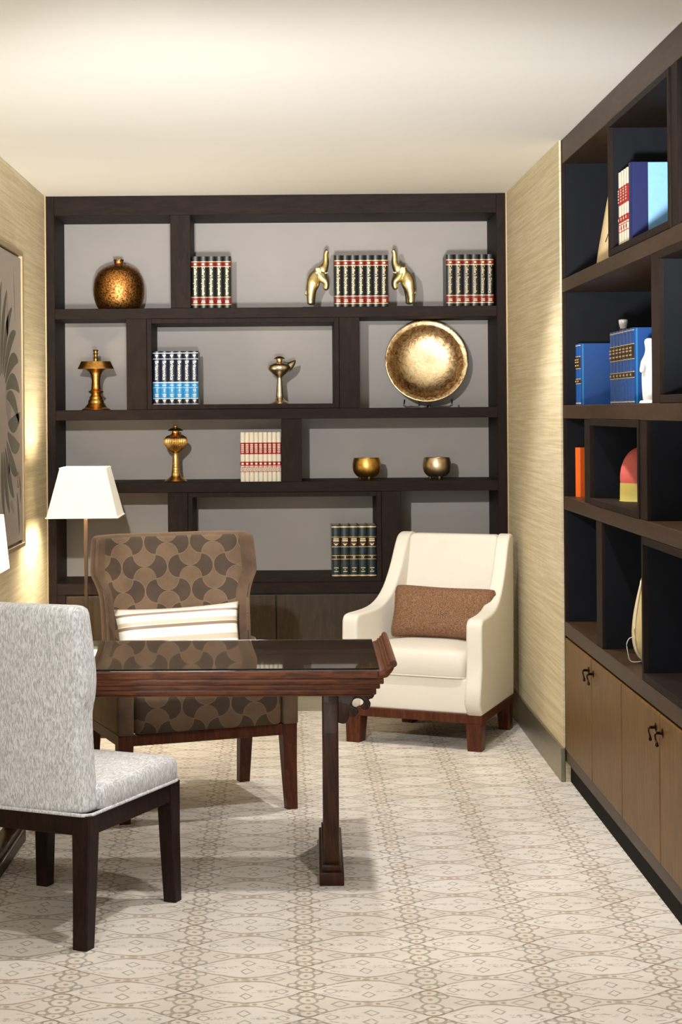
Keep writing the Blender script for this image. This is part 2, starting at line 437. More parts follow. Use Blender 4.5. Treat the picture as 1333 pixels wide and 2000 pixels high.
# ------------------------------------------------------------------ bookcases
LV = dict(rail=2.598, at=2.112, ab=2.058, bt=1.584, bb=1.530, ct=1.203, cb=1.149, kt=.678, kb=.620, dt=.617, db=.137, pl=.088)
def handle(bm, f, flip=1):
    """drop pull: rosette, post, and a hanging curled drop. f maps (across, out, up)"""
    def add(fn):
        b = BM(); fn(b)
        for v in b.verts: v.co = Vector(f(v.co.x * .85, v.co.y * .78, v.co.z * .76))
        me = bpy.data.meshes.new('tmp'); b.to_mesh(me); b.free(); bm.from_mesh(me); bpy.data.meshes.remove(me)
    def ros(b):
        rings = [[(r * math.cos(2 * PI * i / 14), o, r * 1.3 * math.sin(2 * PI * i / 14)) for i in range(14)] for r, o in ((.014, 0), (.014, .003), (.010, .006), (.0055, .007), (.0045, .022), (.006, .024), (.004, .028))]
        loft(b, rings)
    add(ros)
    add(lambda b: tube(b, [(0, .022, .002), (0, .030, -.002), (flip * .004, .031, -.014), (flip * .008, .028, -.026), (flip * .004, .025, -.038), (0, .024, -.044)], [.0035, .0045, .004, .0036, .0045, .006], 8))
    add(lambda b: bmesh.ops.create_uvsphere(b, u_segments=10, v_segments=8, radius=.0075, matrix=Matrix.Translation((0, .024, -.050))))
    return bm

# back bookcase ------------------------------------------------
bc = thing('bookcase', 'dark brown built-in bookcase filling the end wall behind the chairs', 'bookcase', (0, 0, 0))
D = 9.50                                       # back panel plane
W1, W2 = 'shelf_wood', 'shelf_wood_level'
eps = .001
obj('back_panel', box(BM(), XL + .002, XR - .002, D, D + .02, .09, HC - .002), 'taupe', bc)
obj('side_stile', box(BM(), XL + .001, -1.200, YB, D, .088, HC - .001, .0015, 1), W1, bc)
obj('side_stile', box(BM(), 1.108, XR - .001, YB, D, .088, HC - .001, .0015, 1), W1, bc)
obj('top_rail', box(BM(), -1.2, 1.108, YB + .001, D, LV['rail'], HC - .001, .0015, 1), W2, bc)
for t, b in (('at', 'ab'), ('bt', 'bb'), ('ct', 'cb'), ('kt', 'kb')):
    obj('shelf' if t != 'kt' else 'counter', box(BM(), -1.2, 1.108, YB - .002, D, LV[b], LV[t], .0015, 1), W2, bc)
for x0, x1, zt, zb in ((-.594, -.490, 'rail', 'at'), (-.828, -.722, 'ab', 'bt'), (.283, .389, 'ab', 'bt'), (-.023, .083, 'bb', 'ct'), (-.618, -.514, 'cb', 'kt'), (.497, .599, 'cb', 'kt')):
    obj('divider', box(BM(), x0, x1, YB + .001, D, LV[zb], LV[zt], .0015, 1), W1, bc)
def inset(x0, x1, z0, z1, parent, t=.024):
    b = BM(); y0 = YB - .004
    box(b, x0, x0 + t, y0, D - .002, z0, z1, .0012, 1); box(b, x1 - t, x1, y0, D - .002, z0, z1, .0012, 1)
    box(b, x0 + t, x1 - t, y0, D - .002, z0, z0 + t, .0012, 1); box(b, x0 + t, x1 - t, y0, D - .002, z1 - t, z1, .0012, 1)
    return obj('inset_box', b, W1, parent)
inset(-.7205, .2815, LV['bt'] + eps, LV['ab'] - eps, bc)
inset(-.5125, .4955, LV['kt'] + eps, LV['cb'] - eps, bc)
obj('bottom_rail', box(BM(), -1.2, 1.108, YB + .001, D, .088, LV['db'], .0015, 1), W2, bc)
obj('inner_stile', box(BM(), -1.2, -1.156, YB, D, LV['db'], LV['kb'], .001, 1), W1, bc)
obj('inner_stile', box(BM(), 1.044, 1.108, YB, D, LV['db'], LV['kb'], .001, 1), W1, bc)
obj('plinth', box(BM(), XL + .013, XR - .013, YB + .03, YB + .06, .0, .087), 'satin_metal', bc, label='pale satin metal plinth')
dx0, dw = -1.154, .549
for i in range(4):
    x0 = dx0 + i * dw
    d = obj('cabinet_door', box(BM(), x0 + .002, x0 + dw - .002, YB - .004, YB + .018, LV['db'] + .002, LV['dt'] - .004, .004, 2), 'door_veneer_shaded', bc)
    hx = x0 + dw - .055 if i % 2 == 0 else x0 + .055
    obj('door_handle', handle(BM(), lambda a, o, z, hx=hx: (hx + a, YB - .004 - o, .565 + z), 1 if i % 2 == 0 else -1), 'handle_metal', d, smooth=50)
obj('carcass_back', box(BM(), -1.156, 1.044, YB + .02, YB + .03, LV['db'], LV['kb']), 'black_edge', bc)

# right bookcase -----------------------------------------------
rc = thing('bookcase', 'dark brown built-in bookcase running along the right wall', 'bookcase', (0, 0, 0))
RF, RB, RY0, RY1 = 1.168, 1.585, 2.2, YE - .002
obj('back_panel', box(BM(), RB, RB + .02, RY0, RY1, .09, HC - .002), 'navy_panel', rc)
obj('side_stile', box(BM(), RF, RB, 7.300, RY1, .088, HC - .001, .0015, 1), W1, rc)
obj('end_panel', box(BM(), RF + .012, RB, 7.290, 7.2995, LV['kt'] + .001, LV['rail'] - .001), 'navy_panel', rc)
obj('side_stile', box(BM(), RF, RB, RY0, RY0 + .05, .088, HC - .001, .0015, 1), W1, rc)
WR = 'shelf_wood_lit'; wood(WR, hexlin(50, 35, 22), hexlin(70, 50, 32), .42, (5, 1.2, 6), 0, .2)  # same wood as the back bookcase, light on the right faces put into its colour
obj('top_rail', box(BM(), RF + .001, RB, RY0 + .05, 7.3, LV['rail'], HC - .001, .0015, 1), WR, rc)
for t, b in (('at', 'ab'), ('bt', 'bb'), ('ct', 'cb'), ('kt', 'kb')):
    obj('shelf' if t != 'kt' else 'counter', box(BM(), RF - .002, RB, RY0 + .05, 7.3, LV[b], LV[t], .0015, 1), WR, rc)
def rdiv(y0, y1, zt, zb, navy_top=True):
    dv = obj('divider', box(BM(), RF + .001, RB, y0, y1, LV[zb], LV[zt], .0015, 1), W1, rc)
    obj('divider_lining', box(BM(), RF + .012, RB, y0 - .0025, y0 - .0003, LV[zb] + .001, LV[zt] - .001), 'navy_panel', dv)
def rinset(y0, y1, zb, zt, t=.024):
    b = BM(); x0 = RF - .004; z0, z1 = LV[zb] + eps, LV[zt] - eps
    box(b, x0, RB - .002, y0, y0 + t, z0, z1, .0012, 1); box(b, x0, RB - .002, y1 - t, y1, z0, z1, .0012, 1)
    box(b, x0, RB - .002, y0 + t, y1 - t, z0, z0 + t, .0012, 1); box(b, x0, RB - .002, y0 + t, y1 - t, z1 - t, z1, .0012, 1)
    o = obj('inset_box', b, W1, rc)
    obj('box_lining', box(BM(), x0 + .016, RB - .003, y1 - t - .003, y1 - t - .0005, z0 + t + .001, z1 - t - .001), 'navy_panel', o)
# rows from the top: divider spans (near edge, far edge)
rinset(5.252, 6.248, 'at', 'rail'); rdiv(5.158, 5.2505, 'rail', 'at'); rdiv(3.9, 4.0, 'rail', 'at')
rdiv(5.433, 5.547, 'ab', 'bt'); rinset(4.36, 5.4315, 'bt', 'ab'); rdiv(4.25, 4.3585, 'ab', 'bt')
rdiv(6.684, 6.809, 'bb', 'ct'); rinset(5.744, 6.6825, 'ct', 'bb'); rdiv(5.634, 5.7425, 'bb', 'ct'); rdiv(4.3, 4.42, 'bb', 'ct')
rdiv(6.449, 6.566, 'cb', 'kt'); rinset(4.6, 5.712, 'kt', 'cb'); rdiv(4.48, 4.5985, 'cb', 'kt')
obj('bottom_rail', box(BM(), RF + .001, RB, RY0 + .05, 7.3, .088, LV['db'], .0015, 1), WR, rc)
obj('plinth', box(BM(), RF + .022, RF + .04, RY0 + .02, RY1, 0, .087), 'dark_iron', rc)
ys = [7.296, 6.668, 6.070, 5.452, 4.84, 4.23, 3.62, 3.01, 2.4]
for i in range(8):
    y1, y0 = ys[i], ys[i + 1]
    d = obj('cabinet_door', box(BM(), RF - .004, RF + .018, y0 + .003, y1 - .003, LV['db'] + .002, LV['dt'] - .006, .006, 2), 'door_veneer_lit', rc)
    hy = y0 + .05 if i % 2 == 0 else y1 - .05
    obj('door_handle', handle(BM(), lambda a, o, z, hy=hy: (RF - .004 - o, hy + a, .56 + z), -1 if i % 2 == 0 else 1), 'handle_metal', d, smooth=50)
obj('carcass_back', box(BM(), RF + .02, RF + .03, 2.4, 7.296, LV['db'], LV['kb']), 'black_edge', rc)

# ------------------------------------------------------------------ books
TXT = {}
def text_bm(s, size, bold=.0):
    key = (s, size, bold)
    if key not in TXT:
        cu = bpy.data.curves.new('t', 'FONT'); cu.body = s; cu.size = size; cu.align_x = 'CENTER'; cu.align_y = 'CENTER'; cu.extrude = .0002; cu.offset = bold; cu.resolution_u = 2
        o = bpy.data.objects.new('t', cu); COL.objects.link(o)
        bpy.context.view_layer.update()
        me = bpy.data.meshes.new_from_object(o.evaluated_get(bpy.context.evaluated_depsgraph_get()))
        bpy.data.objects.remove(o); TXT[key] = me
    b = BM(); b.from_mesh(TXT[key]); return b
def spine_text(s, size, z, length=None, along=True, bold=0.):
    """flat lettering on the spine plane, facing -y"""
    b = text_bm(s, size, bold)
    xs = [v.co.x for v in b.verts]; L = max(xs) - min(xs)
    k = 1 if length is None else length / L
    for v in b.verts:
        x, y, t = v.co
        if along: v.co = (y * (1 if length is None else min(1.25, max(.8, k))), -SP - t, z - x * k)     # reads from the top down
        else: v.co = (x * k, -SP - t, z + y)
    bmesh.ops.recalc_face_normals(b, faces=b.faces[:]); return b
SP = .0016                                     # lettering stands this far proud of the spine
def arc_pts(t, off=0., bulge=.006, n=6):
    h = t / 2
    return [(h * math.cos(PI * i / n) * (1 + off / h), bulge - (bulge + off) * math.sin(PI * i / n) - 0 * off) for i in range(n + 1)]
def make_book(name, label, t, h, dpt, cover, group, bands=(), extras=(), cat='book', board=None):
    """origin at the middle of the spine foot; spine faces -y"""
    r = thing(name, label, cat, group=group); w = t / 2; c = .0028
    U = [(w, dpt), ] + arc_pts(t) + [(-w, dpt), (-w + c, dpt), (-w + c, .010)] + [(w - c, .010), (w - c, dpt)]
    b = BM(); prism(b, U, 0, h, 'z'); obj('cover', b, cover, r, smooth=40)
    obj('page_block', box(BM(), -w + c, w - c, .010, dpt - .005, .003, h - .004), 'pages', r)
    for nm, z0, z1, mt in bands:
        o2 = .0007 if not nm.endswith('line') else .0011
        outer = arc_pts(t, o2); inner = arc_pts(t, -.0012)[::-1]
        b = BM(); prism(b, outer + inner, z0, z1, 'z'); obj(nm, b, mt, r, smooth=40)
    for nm, fn, mt in extras: obj(nm, fn(), mt, r, kind='stuff' if nm in ('spine_mark', 'spine_lettering', 'cover_print') else None)
    return r
def poly_mark(pts, z, sc):
    b = BM(); prism(b, [(x * sc, z + y * sc) for x, y in pts], -SP - .0004, -SP + .0004, 'y'); return b
ORD = ['first', 'second', 'third', 'fourth', 'fifth', 'sixth', 'seventh', 'eighth', 'ninth']

def enc_black(label, group, title, t=.042):
    h = .272
    bands = [('spine_band', h - .052, h - .030, 'book_red'), ('gold_line', h - .030, h - .026, 'foil_gold'), ('gold_line', h - .056, h - .052, 'foil_gold'),
             ('spine_band', .022, .056, 'book_red'), ('gold_line', .017, .021, 'foil_gold'), ('gold_line', .056, .060, 'foil_gold')]
    ex = [('spine_title', lambda: spine_text(title, .026, .143, .150, True, .0002), 'foil_gold'),
          ('spine_mark', lambda: box(box(BM(), -.009, .009, -SP - .0006, -SP + .0004, .036, .040), -.006, .006, -SP - .0006, -SP + .0004, h - .045, h - .037), 'foil_gold'),
          ('spine_mark', lambda: box(BM(), -.010, .010, -SP - .0006, -SP + .0004, .028, .032), 'foil_gold')]
    return make_book('encyclopedia_volume', label, t, h, .20, 'book_black', group, bands, ex)
YS = YB + .035                                 # spines stand this far inside the face
ZA, ZB_, ZC, ZK = LV['at'], LV['bt'] + .024 + eps, LV['ct'], LV['kt'] + .024 + eps
def row(proto_fn, n, x0, pitch, z, y, lab, group, first=None, tilt=None):
    p = None
    for i in range(n):
        l = lab(i)
        x = x0 + pitch * (i + .5)
        if p is None:
            p = proto_fn(l, group); p.location = (x, y, z); q = p
        else: q = copy_tree(p, (x, y, z), 0, l, group)
        if tilt and i in tilt:
            q.rotation_euler = (0, tilt[i], 0)
CE = "Collier's Encyclopedia"; CD = "Collier's Dictionary"
row(lambda l, g: enc_black(l, g, CE, .0405), 5, -.488, .0415, ZA, YS, lambda i: f'black encyclopedia with red bands, {ORD[i]} from left of the five beside the divider', 'black encyclopedias beside the divider')
row(lambda l, g: enc_black(l, g, CE, .0392), 7, .262, .0400, ZA, YS, lambda i: f'black encyclopedia with red bands, {ORD[i]} from left of the seven between the elephants', 'black encyclopedias between the elephants')
row(lambda l, g: enc_black(l, g, CE, .0425), 4, .848, .0433, ZA, YS, lambda i: f'black encyclopedia with red bands, {ORD[i]} from left in the rightmost top-shelf group', 'black encyclopedias at the right end of the top shelf')
row(lambda l, g: enc_black(l, g, CD, .0365), 2, 1.0215, .0375, ZA, YS, lambda i: f'black dictionary with red bands, {["left", "right"][i]} one of two ending the top shelf row', 'black dictionaries on the top shelf')

THIS = [(-.5, .55), (-.2, .30), (0, .6), (.2, .30), (.5, .55), (.35, 0), (.12, -.2), (0, -.6), (-.12, -.2), (-.35, 0)]
def britannica(label, group):
    h = .280
    num = ['1', '2', '3', '4', '11', '12'][brit[0]]; brit[0] += 1
    bands = [('white_line', h - .012, h - .008, 'foil_white'), ('white_line', h - .042, h - .039, 'foil_white'), ('blue_band', .034, .114, 'book_sky'),
             ('white_line', .114, .119, 'foil_white'), ('white_line', .088, .090, 'foil_white'), ('white_line', .030, .034, 'foil_white'), ('white_line', .002, .005, 'foil_white')]
    ex = [('spine_title', lambda: spine_text('Britannica', .027, .180, .100, True, .0005), 'foil_white'),
          ('emblem', lambda: poly_mark(THIS, h - .026, .019), 'foil_white'), ('emblem', lambda: poly_mark(THIS, .018, .019), 'foil_white'),
          ('volume_number', lambda: spine_text(num, .018, .075, None, False, .0003), 'foil_white'),
          ('spine_mark', lambda: box(box(box(BM(), -.010, .010, -SP - .0006, -SP, .100, .104), -.010, .010, -SP - .0006, -SP, .050, .054), -.008, .008, -SP - .0006, -SP, .042, .046), 'foil_white')]
    return make_book('encyclopedia_volume', label, .0385, h, .20, 'book_navy', group, bands, ex)
brit = [0]
for i in range(6):
    q = britannica(f'navy and sky-blue encyclopedia, {ORD[i]} from left of the six on the second shelf', 'navy encyclopedias on the second shelf')
    q.location = (-.693 + .0395 * (i + .5), YS, ZB_)

def set_cream(label, group, t=.0228, h=.258):
    bands = [('red_label', h * .555, h * .79, 'book_scarlet'), ('red_label', h * .32, h * .405, 'book_scarlet'), ('red_line', h * .29, h * .30, 'book_scarlet'), ('red_line', h * .195, h * .205, 'book_scarlet')]
    def marks():
        b = BM()
        for z in (.60, .64, .68, .715, .75): box(b, -.0075, .0075, -SP - .0007, -SP, h * (z - .010), h * (z + .010))
        box(b, -.006, .006, -SP - .0007, -SP, h * .345, h * .38); return b
    def marks2():
        b = BM(); tube(b, [(.005 * math.cos(a), -SP, h * .245 + .007 * math.sin(a)) for a in [2 * PI * k / 10 for k in range(10)]], .0012, 4, True); return b
    return make_book('bound_volume', label, t, h, .17, 'book_cream', group, bands, [('spine_lettering', marks, 'book_cream'), ('spine_emblem', marks2, 'book_scarlet')])
row(set_cream, 9, -.238, .0237, ZC, YB + .03, lambda i: f'cream book with red spine labels, {ORD[i]} from left of the nine on the third shelf', 'cream books with red labels on the third shelf')

def set_green(label, group, num):
    h, t = .268, .0445
    bands = [('gold_line', h - .012, h - .005, 'foil_gold'), ('gold_line', h * .765, h * .775, 'foil_gold'), ('dark_label', h * .585, h * .765, 'book_oxblood'), ('gold_line', h * .575, h * .585, 'foil_gold'),
             ('gold_line', h * .405, h * .415, 'foil_gold'), ('dark_label', h * .345, h * .405, 'book_oxblood'), ('gold_line', h * .335, h * .345, 'foil_gold'), ('gold_line', .002, .009, 'foil_gold')]
    def marks():
        b = BM()
        box(b, -.014, .014, -SP - .0007, -SP, h * .725, h * .745); box(b, -.015, .015, -SP - .0007, -SP, h * .685, h * .712)
        for z, w in ((.17, .012), (.135, .003), (.10, .011)): box(b, -w, w, -SP - .0007, -SP, h * (z - .007), h * (z + .007))
        return b
    wing = [(-.5, .3), (-.2, .1), (0, .15), (.2, .1), (.5, .3), (.25, -.12), (0, -.3), (-.25, -.12)]
    ex = [('spine_lettering', marks, 'foil_gold'), ('emblem', lambda: poly_mark(wing, h * .63, .026), 'foil_gold'), ('volume_number', lambda: spine_text(num, .018, h * .375, None, False, .0003), 'foil_gold')]
    return make_book('leather_bound_volume', label, t, h, .20, 'book_green', group, bands, ex)
for i, num in enumerate(('I', 'II', 'III', 'IV', 'V')):
    q = set_green(f'dark green gilt-lined book, {ORD[i]} from left of five on the lowest shelf', 'dark green books on the lowest shelf', num)
    q.location = (.236 + .0468 * (i + .5), YB + .025, ZK)

# right bookcase books: spines face the room (-x)
def rrow(fn, n, ynear, pitch, x, z, lab, group):
    p = None
    for i in range(n):
        y = ynear + pitch * (i + .5); l = lab(i)
        if p is None: p = fn(l, group); p.location = (x, y, z); p.rotation_euler = (0, 0, -PI / 2)
        else: copy_tree(p, (x, y, z), -PI / 2, l, group)
def set_blue(label, group, t, h):
    bands = [('gold_line', h - .010, h - .006, 'foil_gold'), ('gold_line', h * .785, h * .795, 'foil_gold'), ('dark_label', h * .60, h * .785, 'book_brown'), ('gold_line', h * .59, h * .60, 'foil_gold'),
             ('gold_line', h * .42, h * .43, 'foil_gold'), ('dark_label', h * .355, h * .42, 'book_brown'), ('gold_line', h * .345, h * .355, 'foil_gold'), ('gold_line', .006, .011, 'foil_gold')]
    def marks():
        b = BM()
        for z in (.74, .70, .645): box(b, -t * .32, t * .32, -SP - .0007, -SP, h * (z - .010), h * (z + .010))
        box(b, -t * .2, t * .2, -SP - .0007, -SP, h * .375, h * .40); return b
    def hinge(): return box(BM(), t / 2 - .0006, t / 2 + .0008, .012, .018, .002, h - .002)
    return make_book('blue_bound_volume', label, t, h, .20, 'book_blue', group, bands, [('spine_lettering', marks, 'foil_gold'), ('cover_hinge', hinge, 'book_sky')])
xs_r = 1.235
rrow(lambda l, g: set_blue(l, g, .062, .272), 7, 6.18, .064, xs_r, LV['bt'], lambda i: f'royal blue book, {ORD[i]} nearest in the long set beside the white figurine', 'royal blue books in the long set on the right')
rrow(lambda l, g: set_blue(l, g, .05, .255), 2, 7.185, .052, 1.215, LV['bt'], lambda i: f'royal blue book, {["nearer", "farther"][i]} one of the pair in the far corner of the right bookcase', 'pair of royal blue books on the right')
rrow(lambda l, g: set_cream(l, g, .043, .266), 4, 6.012, .0445, 1.188, ZA + .0255, lambda i: f'cream book with red labels, {ORD[i]} nearest of the four high in the right bookcase', 'cream books with red labels in the right bookcase')
bk = make_book('blue_cover_book', 'navy-spined book showing a pale blue cover, high in the right bookcase', .05, .275, .24, 'book_deepblue', None,
               (), [('pale_cover_panel', lambda: box(BM(), .0245, .0262, .060, .237, .002, .273), 'book_paleblue'),
                    ('cover_print', lambda: [box(b := BM(), .0260, .0266, .115 + (k % 3) * .012, .150 + (k % 2) * .02, .05 + k * .012, .053 + k * .012) for k in range(6)] and b, 'foil_gold')])
bk.location = (1.188, 5.984, ZA + .0255); bk.rotation_euler = (0, 0, -PI / 2)
bk = make_book('orange_book', 'bright orange book standing alone in a right bookcase corner', .032, .205, .16, 'orange_cloth', None)
bk.location = (1.212, 7.24, LV['ct']); bk.rotation_euler = (0, 0, -PI / 2 + .55)

# ------------------------------------------------------------------ ornaments on the back bookcase
def ornament(name, label, cat, x, y, z, group=None, rz=0): return thing(name, label, cat, (x, y, z), rz, group)
YO = YB + .17
t = ornament('vase', 'round mottled bronze vase with a short stub neck, top left shelf', 'vase', -.884, YO + .04, ZA)
obj('body', lathe(BM(), smooth_prof([(0, 0), (.085, 0), (.118, .025), (.134, .075), (.136, .12), (.128, .17), (.105, .212), (.070, .236), (.034, .248), (.026, .252)], 5), 48), 'bronze_vase', t, smooth=60)
obj('neck', lathe(BM(), smooth_prof([(.026, .250), (.025, .262), (.028, .272), (.026, .274), (.020, .272), (.018, .255)], 3), 24), 'bronze_vase', t, smooth=60)

t = ornament('oil_lamp', 'brass pedestal oil lamp with a wide flat dish and ringed spike', 'lamp', -1.0, YO - .06, LV['bt'])
obj('pedestal', lathe(BM(), smooth_prof([(0, 0), (.072, 0), (.073, .006), (.060, .014), (.050, .026), (.042, .036), (.041, .048), (.034, .060), (.035, .066), (.027, .078), (.026, .086), (.033, .090), (.040, .097), (.033, .104), (.026, .110), (.023, .130), (.022, .155), (.026, .180), (.036, .200), (.050, .212), (.058, .218)], 3), 32), 'antique_brass', t, smooth=50)
obj('dish', lathe(BM(), smooth_prof([(.056, .217), (.092, .216), (.094, .222), (.086, .238), (.078, .254), (.072, .256), (.020, .257), (0, .257)], 3), 36), 'antique_brass', t, smooth=50)
obj('spike', lathe(BM(), [(0, .256), (.014, .256), (.011, .263), (.011, .272), (.014, .276), (.010, .281), (.010, .292), (.014, .296), (.011, .301), (.011, .308), (.015, .314), (.012, .318), (0, .318)], 20), 'antique_brass', t, smooth=40)

t = ornament('oil_lamp', 'pale brass pedestal oil lamp with a pointed pouring spout', 'lamp', -.030, YO - .02, ZB_)
obj('pedestal', lathe(BM(), smooth_prof([(0, 0), (.052, 0), (.053, .004), (.046, .010), (.030, .020), (.022, .030), (.019, .036), (.021, .040), (.019, .060), (.016, .095), (.013, .130), (.012, .140)], 3), 28), 'pale_brass', t, smooth=50)
obj('bowl', lathe(BM(), smooth_prof([(.012, .138), (.020, .146), (.038, .160), (.057, .178), (.062, .192), (.056, .205), (.038, .215), (.018, .220), (.016, .236), (.018, .238)], 3), 32), 'pale_brass', t, smooth=50)
b = BM(); tube(b, [(.030, 0, .188), (.050, 0, .197), (.066, 0, .210), (.080, 0, .224), (.086, 0, .229)], [.028, .024, .018, .009, .002], 14); obj('spout', b, 'pale_brass', t, smooth=60)
obj('cap', lathe(BM(), smooth_prof([(0, .236), (.026, .238), (.030, .241), (.022, .247), (.010, .252), (0, .253)], 3), 24), 'antique_brass', t, smooth=60)

t = ornament('oil_lamp', 'golden pedestal oil lamp with a fluted melon body, third shelf', 'lamp', -.583, YO - .04, LV['ct'])
obj('pedestal', lathe(BM(), smooth_prof([(0, 0), (.056, 0), (.058, .005), (.050, .012), (.034, .022), (.026, .032), (.024, .045), (.022, .047), (.022, .058), (.020, .060), (.0205, .074), (.0185, .076), (.019, .090), (.0175, .092), (.018, .108), (.0165, .125), (.0165, .150), (.020, .154)], 2), 30), 'brass', t, smooth=50)
obj('melon_body', lathe(BM(), smooth_prof([(.018, .152), (.026, .160), (.044, .176), (.060, .196), (.064, .212), (.060, .228), (.046, .240), (.026, .248), (.019, .258), (.020, .268)], 4), 120, flute=40, depth=.07, frange=(.158, .246)), 'brass', t, smooth=60)
obj('cap', lathe(BM(), smooth_prof([(.019, .266), (.041, .268), (.038, .272), (.026, .280), (.012, .285), (.010, .290), (.012, .295), (.006, .298), (0, .299)], 3), 28), 'antique_brass', t, smooth=60)

bowl_prof = [(.030, .014), (.048, .018), (.066, .036), (.075, .062), (.0745, .090), (.069, .112), (.067, .116), (.065, .113), (.070, .090), (.070, .062), (.060, .038), (.040, .022), (0, .020)]
def bowl(label, x, mt):
    t = ornament('bowl', label, 'bowl', x, YO - .03, LV['ct'], 'pair of small round bowls')
    obj('bowl_shell', lathe(BM(), smooth_prof([(0, .013)] + bowl_prof, 3), 40), mt, t, smooth=70)
    for k in range(3):
        a = -PI / 2 + .3 + k * 2 * PI / 3
        b = BM(); lathe(b, [(0, 0), (.005, 0), (.009, .008), (.010, .022)], 12, (.036 * math.cos(a), .036 * math.sin(a), 0)); obj('foot', b, mt, t, smooth=60)
bowl('small gold footed bowl, left of the pair on the third shelf', .428, 'bowl_gold')
bowl('small pewter-bronze footed bowl, right of the pair on the third shelf', .800, 'bowl_bronze')

# large dish: axis points at the room, leaning back on a clear stand
t = ornament('dish', 'large round hammered bronze dish displayed upright on the second shelf', 'dish', .758, YB + .27, LV['bt'] + .245)
t.rotation_euler = (math.radians(-9), 0, 0)
prof = smooth_prof([(0, -.034), (.06, -.034), (.120, -.029), (.165, -.012), (.190, .010), (.200, .020), (.212, .023), (.2205, .0245), (.221, .029), (.216, .031), (.204, .028), (.194, .024), (.184, .014), (.160, -.005), (.118, -.021), (.06, -.027), (0, -.027)], 3)
rings = [[(max(r, 1e-4) * math.cos(2 * PI * i / 72), -z, max(r, 1e-4) * math.sin(2 * PI * i / 72)) for i in range(72)] for r, z in prof]
obj('dish_plate', loft(BM(), rings), 'hammered_dish', t, smooth=60)
b = BM(); tube(b, [(.219 * math.cos(2 * PI * i / 72), -.027, .219 * math.sin(2 * PI * i / 72)) for i in range(72)], .004, 8, True); obj('rim_bead', b, 'gilt', t, smooth=180)
t = ornament('plate_stand', 'small clear stand holding up the large bronze dish', 'stand', .758, YB + .24, LV['bt'])
for s in (-1, 1):
    b = BM(); tube(b, [(s * .125, -.085, .042), (s * .128, -.075, .012), (s * .115, -.04, .004), (s * .07, .06, .004), (s * .03, .16, .005)], .0042, 8); obj('prong', b, 'acrylic', t, smooth=180)
b = BM(); tube(b, [(-.03, .16, .005), (-.02, .12, .16), (.02, .12, .16), (.03, .16, .005)], .004, 8); obj('support', b, 'acrylic', t, smooth=180)
b = BM(); tube(b, [(0, -.09, .010), (0, -.06, .004), (0, .06, .004), (0, .15, .005)], .0045, 8); obj('prong', b, 'acrylic', t, smooth=180)

# rearing elephants -------------------------------------------
def skin_body(name, nodes, edges, mat, parent, levels=2, root=0, grow=1.0):
    me = bpy.data.meshes.new(name); me.from_pydata([n[:3] for n in nodes], edges, [])
    o = bpy.data.objects.new(name, me); COL.objects.link(o)
    o.modifiers.new('skin', 'SKIN')
    for i, n in enumerate(nodes):
        me.skin_vertices[0].data[i].radius = (n[3] * grow, n[3] * grow); me.skin_vertices[0].data[i].use_root = i == root
    sd = o.modifiers.new('sub', 'SUBSURF'); sd.levels = sd.render_levels = levels
    bpy.context.view_layer.update()
    me2 = bpy.data.meshes.new_from_object(o.evaluated_get(bpy.context.evaluated_depsgraph_get()))
    bpy.data.objects.remove(o); me2.materials.clear(); me2.materials.append(M[mat]); me2.shade_smooth()
    o = bpy.data.objects.new(name, me2); COL.objects.link(o); o.parent = parent; return o
def elephant(label, x, sg):
    t = ornament('elephant_bookend', label, 'bookend', x, YB + .10, ZA, 'pair of gilt elephant bookends')
    K = 1 / 1740.0
    def P(px, py, d=0): return (sg * (px - 270) * K, d, (660 - py) * K + .004)
    N = [P(215, 440) + (.030,), P(235, 400) + (.040,), P(265, 365) + (.036,), P(300, 345) + (.029,), P(318, 318) + (.0255,), P(340, 290) + (.021,), P(352, 250) + (.0165,), P(350, 205) + (.0140,), P(350, 168) + (.0125,), P(360, 146) + (.0120,), P(372, 138) + (.0115,)]
    E_ = [(i, i + 1) for i in range(10)]
    for s in (-1, 1):
        k = len(N); dd = s * .021; sh = 0 if s < 0 else 14
        N += [P(212 + sh * .3, 500, dd) + (.025,), P(206 + sh, 560, dd) + (.019,), P(204 + sh, 610, dd) + (.0165,), P(208 + sh, 640, dd) + (.0175,)]
        E_ += [(0, k), (k, k + 1), (k + 1, k + 2), (k + 2, k + 3)]
        k = len(N)
        N += [P(318, 410 - sh * .6, dd) + (.0185,), P(352, 425 - sh * .8, dd) + (.0165,), P(356, 465 - sh, dd) + (.0145,), P(340, 510 - sh, dd) + (.0150,)]
        E_ += [(3, k), (k, k + 1), (k + 1, k + 2), (k + 2, k + 3)]
    k = len(N); N += [P(334, 350) + (.012,), P(358, 372) + (.009,)]; E_ += [(4, k), (k, k + 1)]      # lower jaw
    skin_body('body', N, E_, 'gilt', t, grow=1.14)
    for s in (-1, 1):
        b = BM(); c = Vector(P(283, 345, s * .030))
        out = [(-.016, .024), (.006, .027), (.015, .012), (.012, -.012), (.002, -.030), (-.012, -.020), (-.018, 0)]
        prism(b, [(c.x + sg * px, c.z + pz) for px, pz in out], c.y - .004, c.y + .004, 'y', .0025, 2)
        obj('ear', b, 'gilt', t, smooth=60)
        b = BM(); tube(b, [P(330, 345, s * .014), P(350, 350, s * .020), P(368, 342, s * .022)], [.0035, .003, .001], 8); obj('tusk', b, 'foil_white', t, smooth=180)
    b = BM(); tube(b, [P(185, 430), P(170, 480), P(166, 530), P(164, 548)], [.005, .0035, .0035, .005], 8); obj('tail', b, 'gilt', t, smooth=180)
    b = BM(); x0, x1 = P(135, 0)[0], P(430, 0)[0]; box(b, min(x0, x1), max(x0, x1), -.055, .055, 0, .0055, .001, 1); obj('base_plate', b, 'black_edge', t)
    return t
elephant('gilt rearing elephant bookend facing right, left of the seven black books', .173, 1)
elephant('gilt rearing elephant bookend facing left, right of the seven black books', .628, -1)

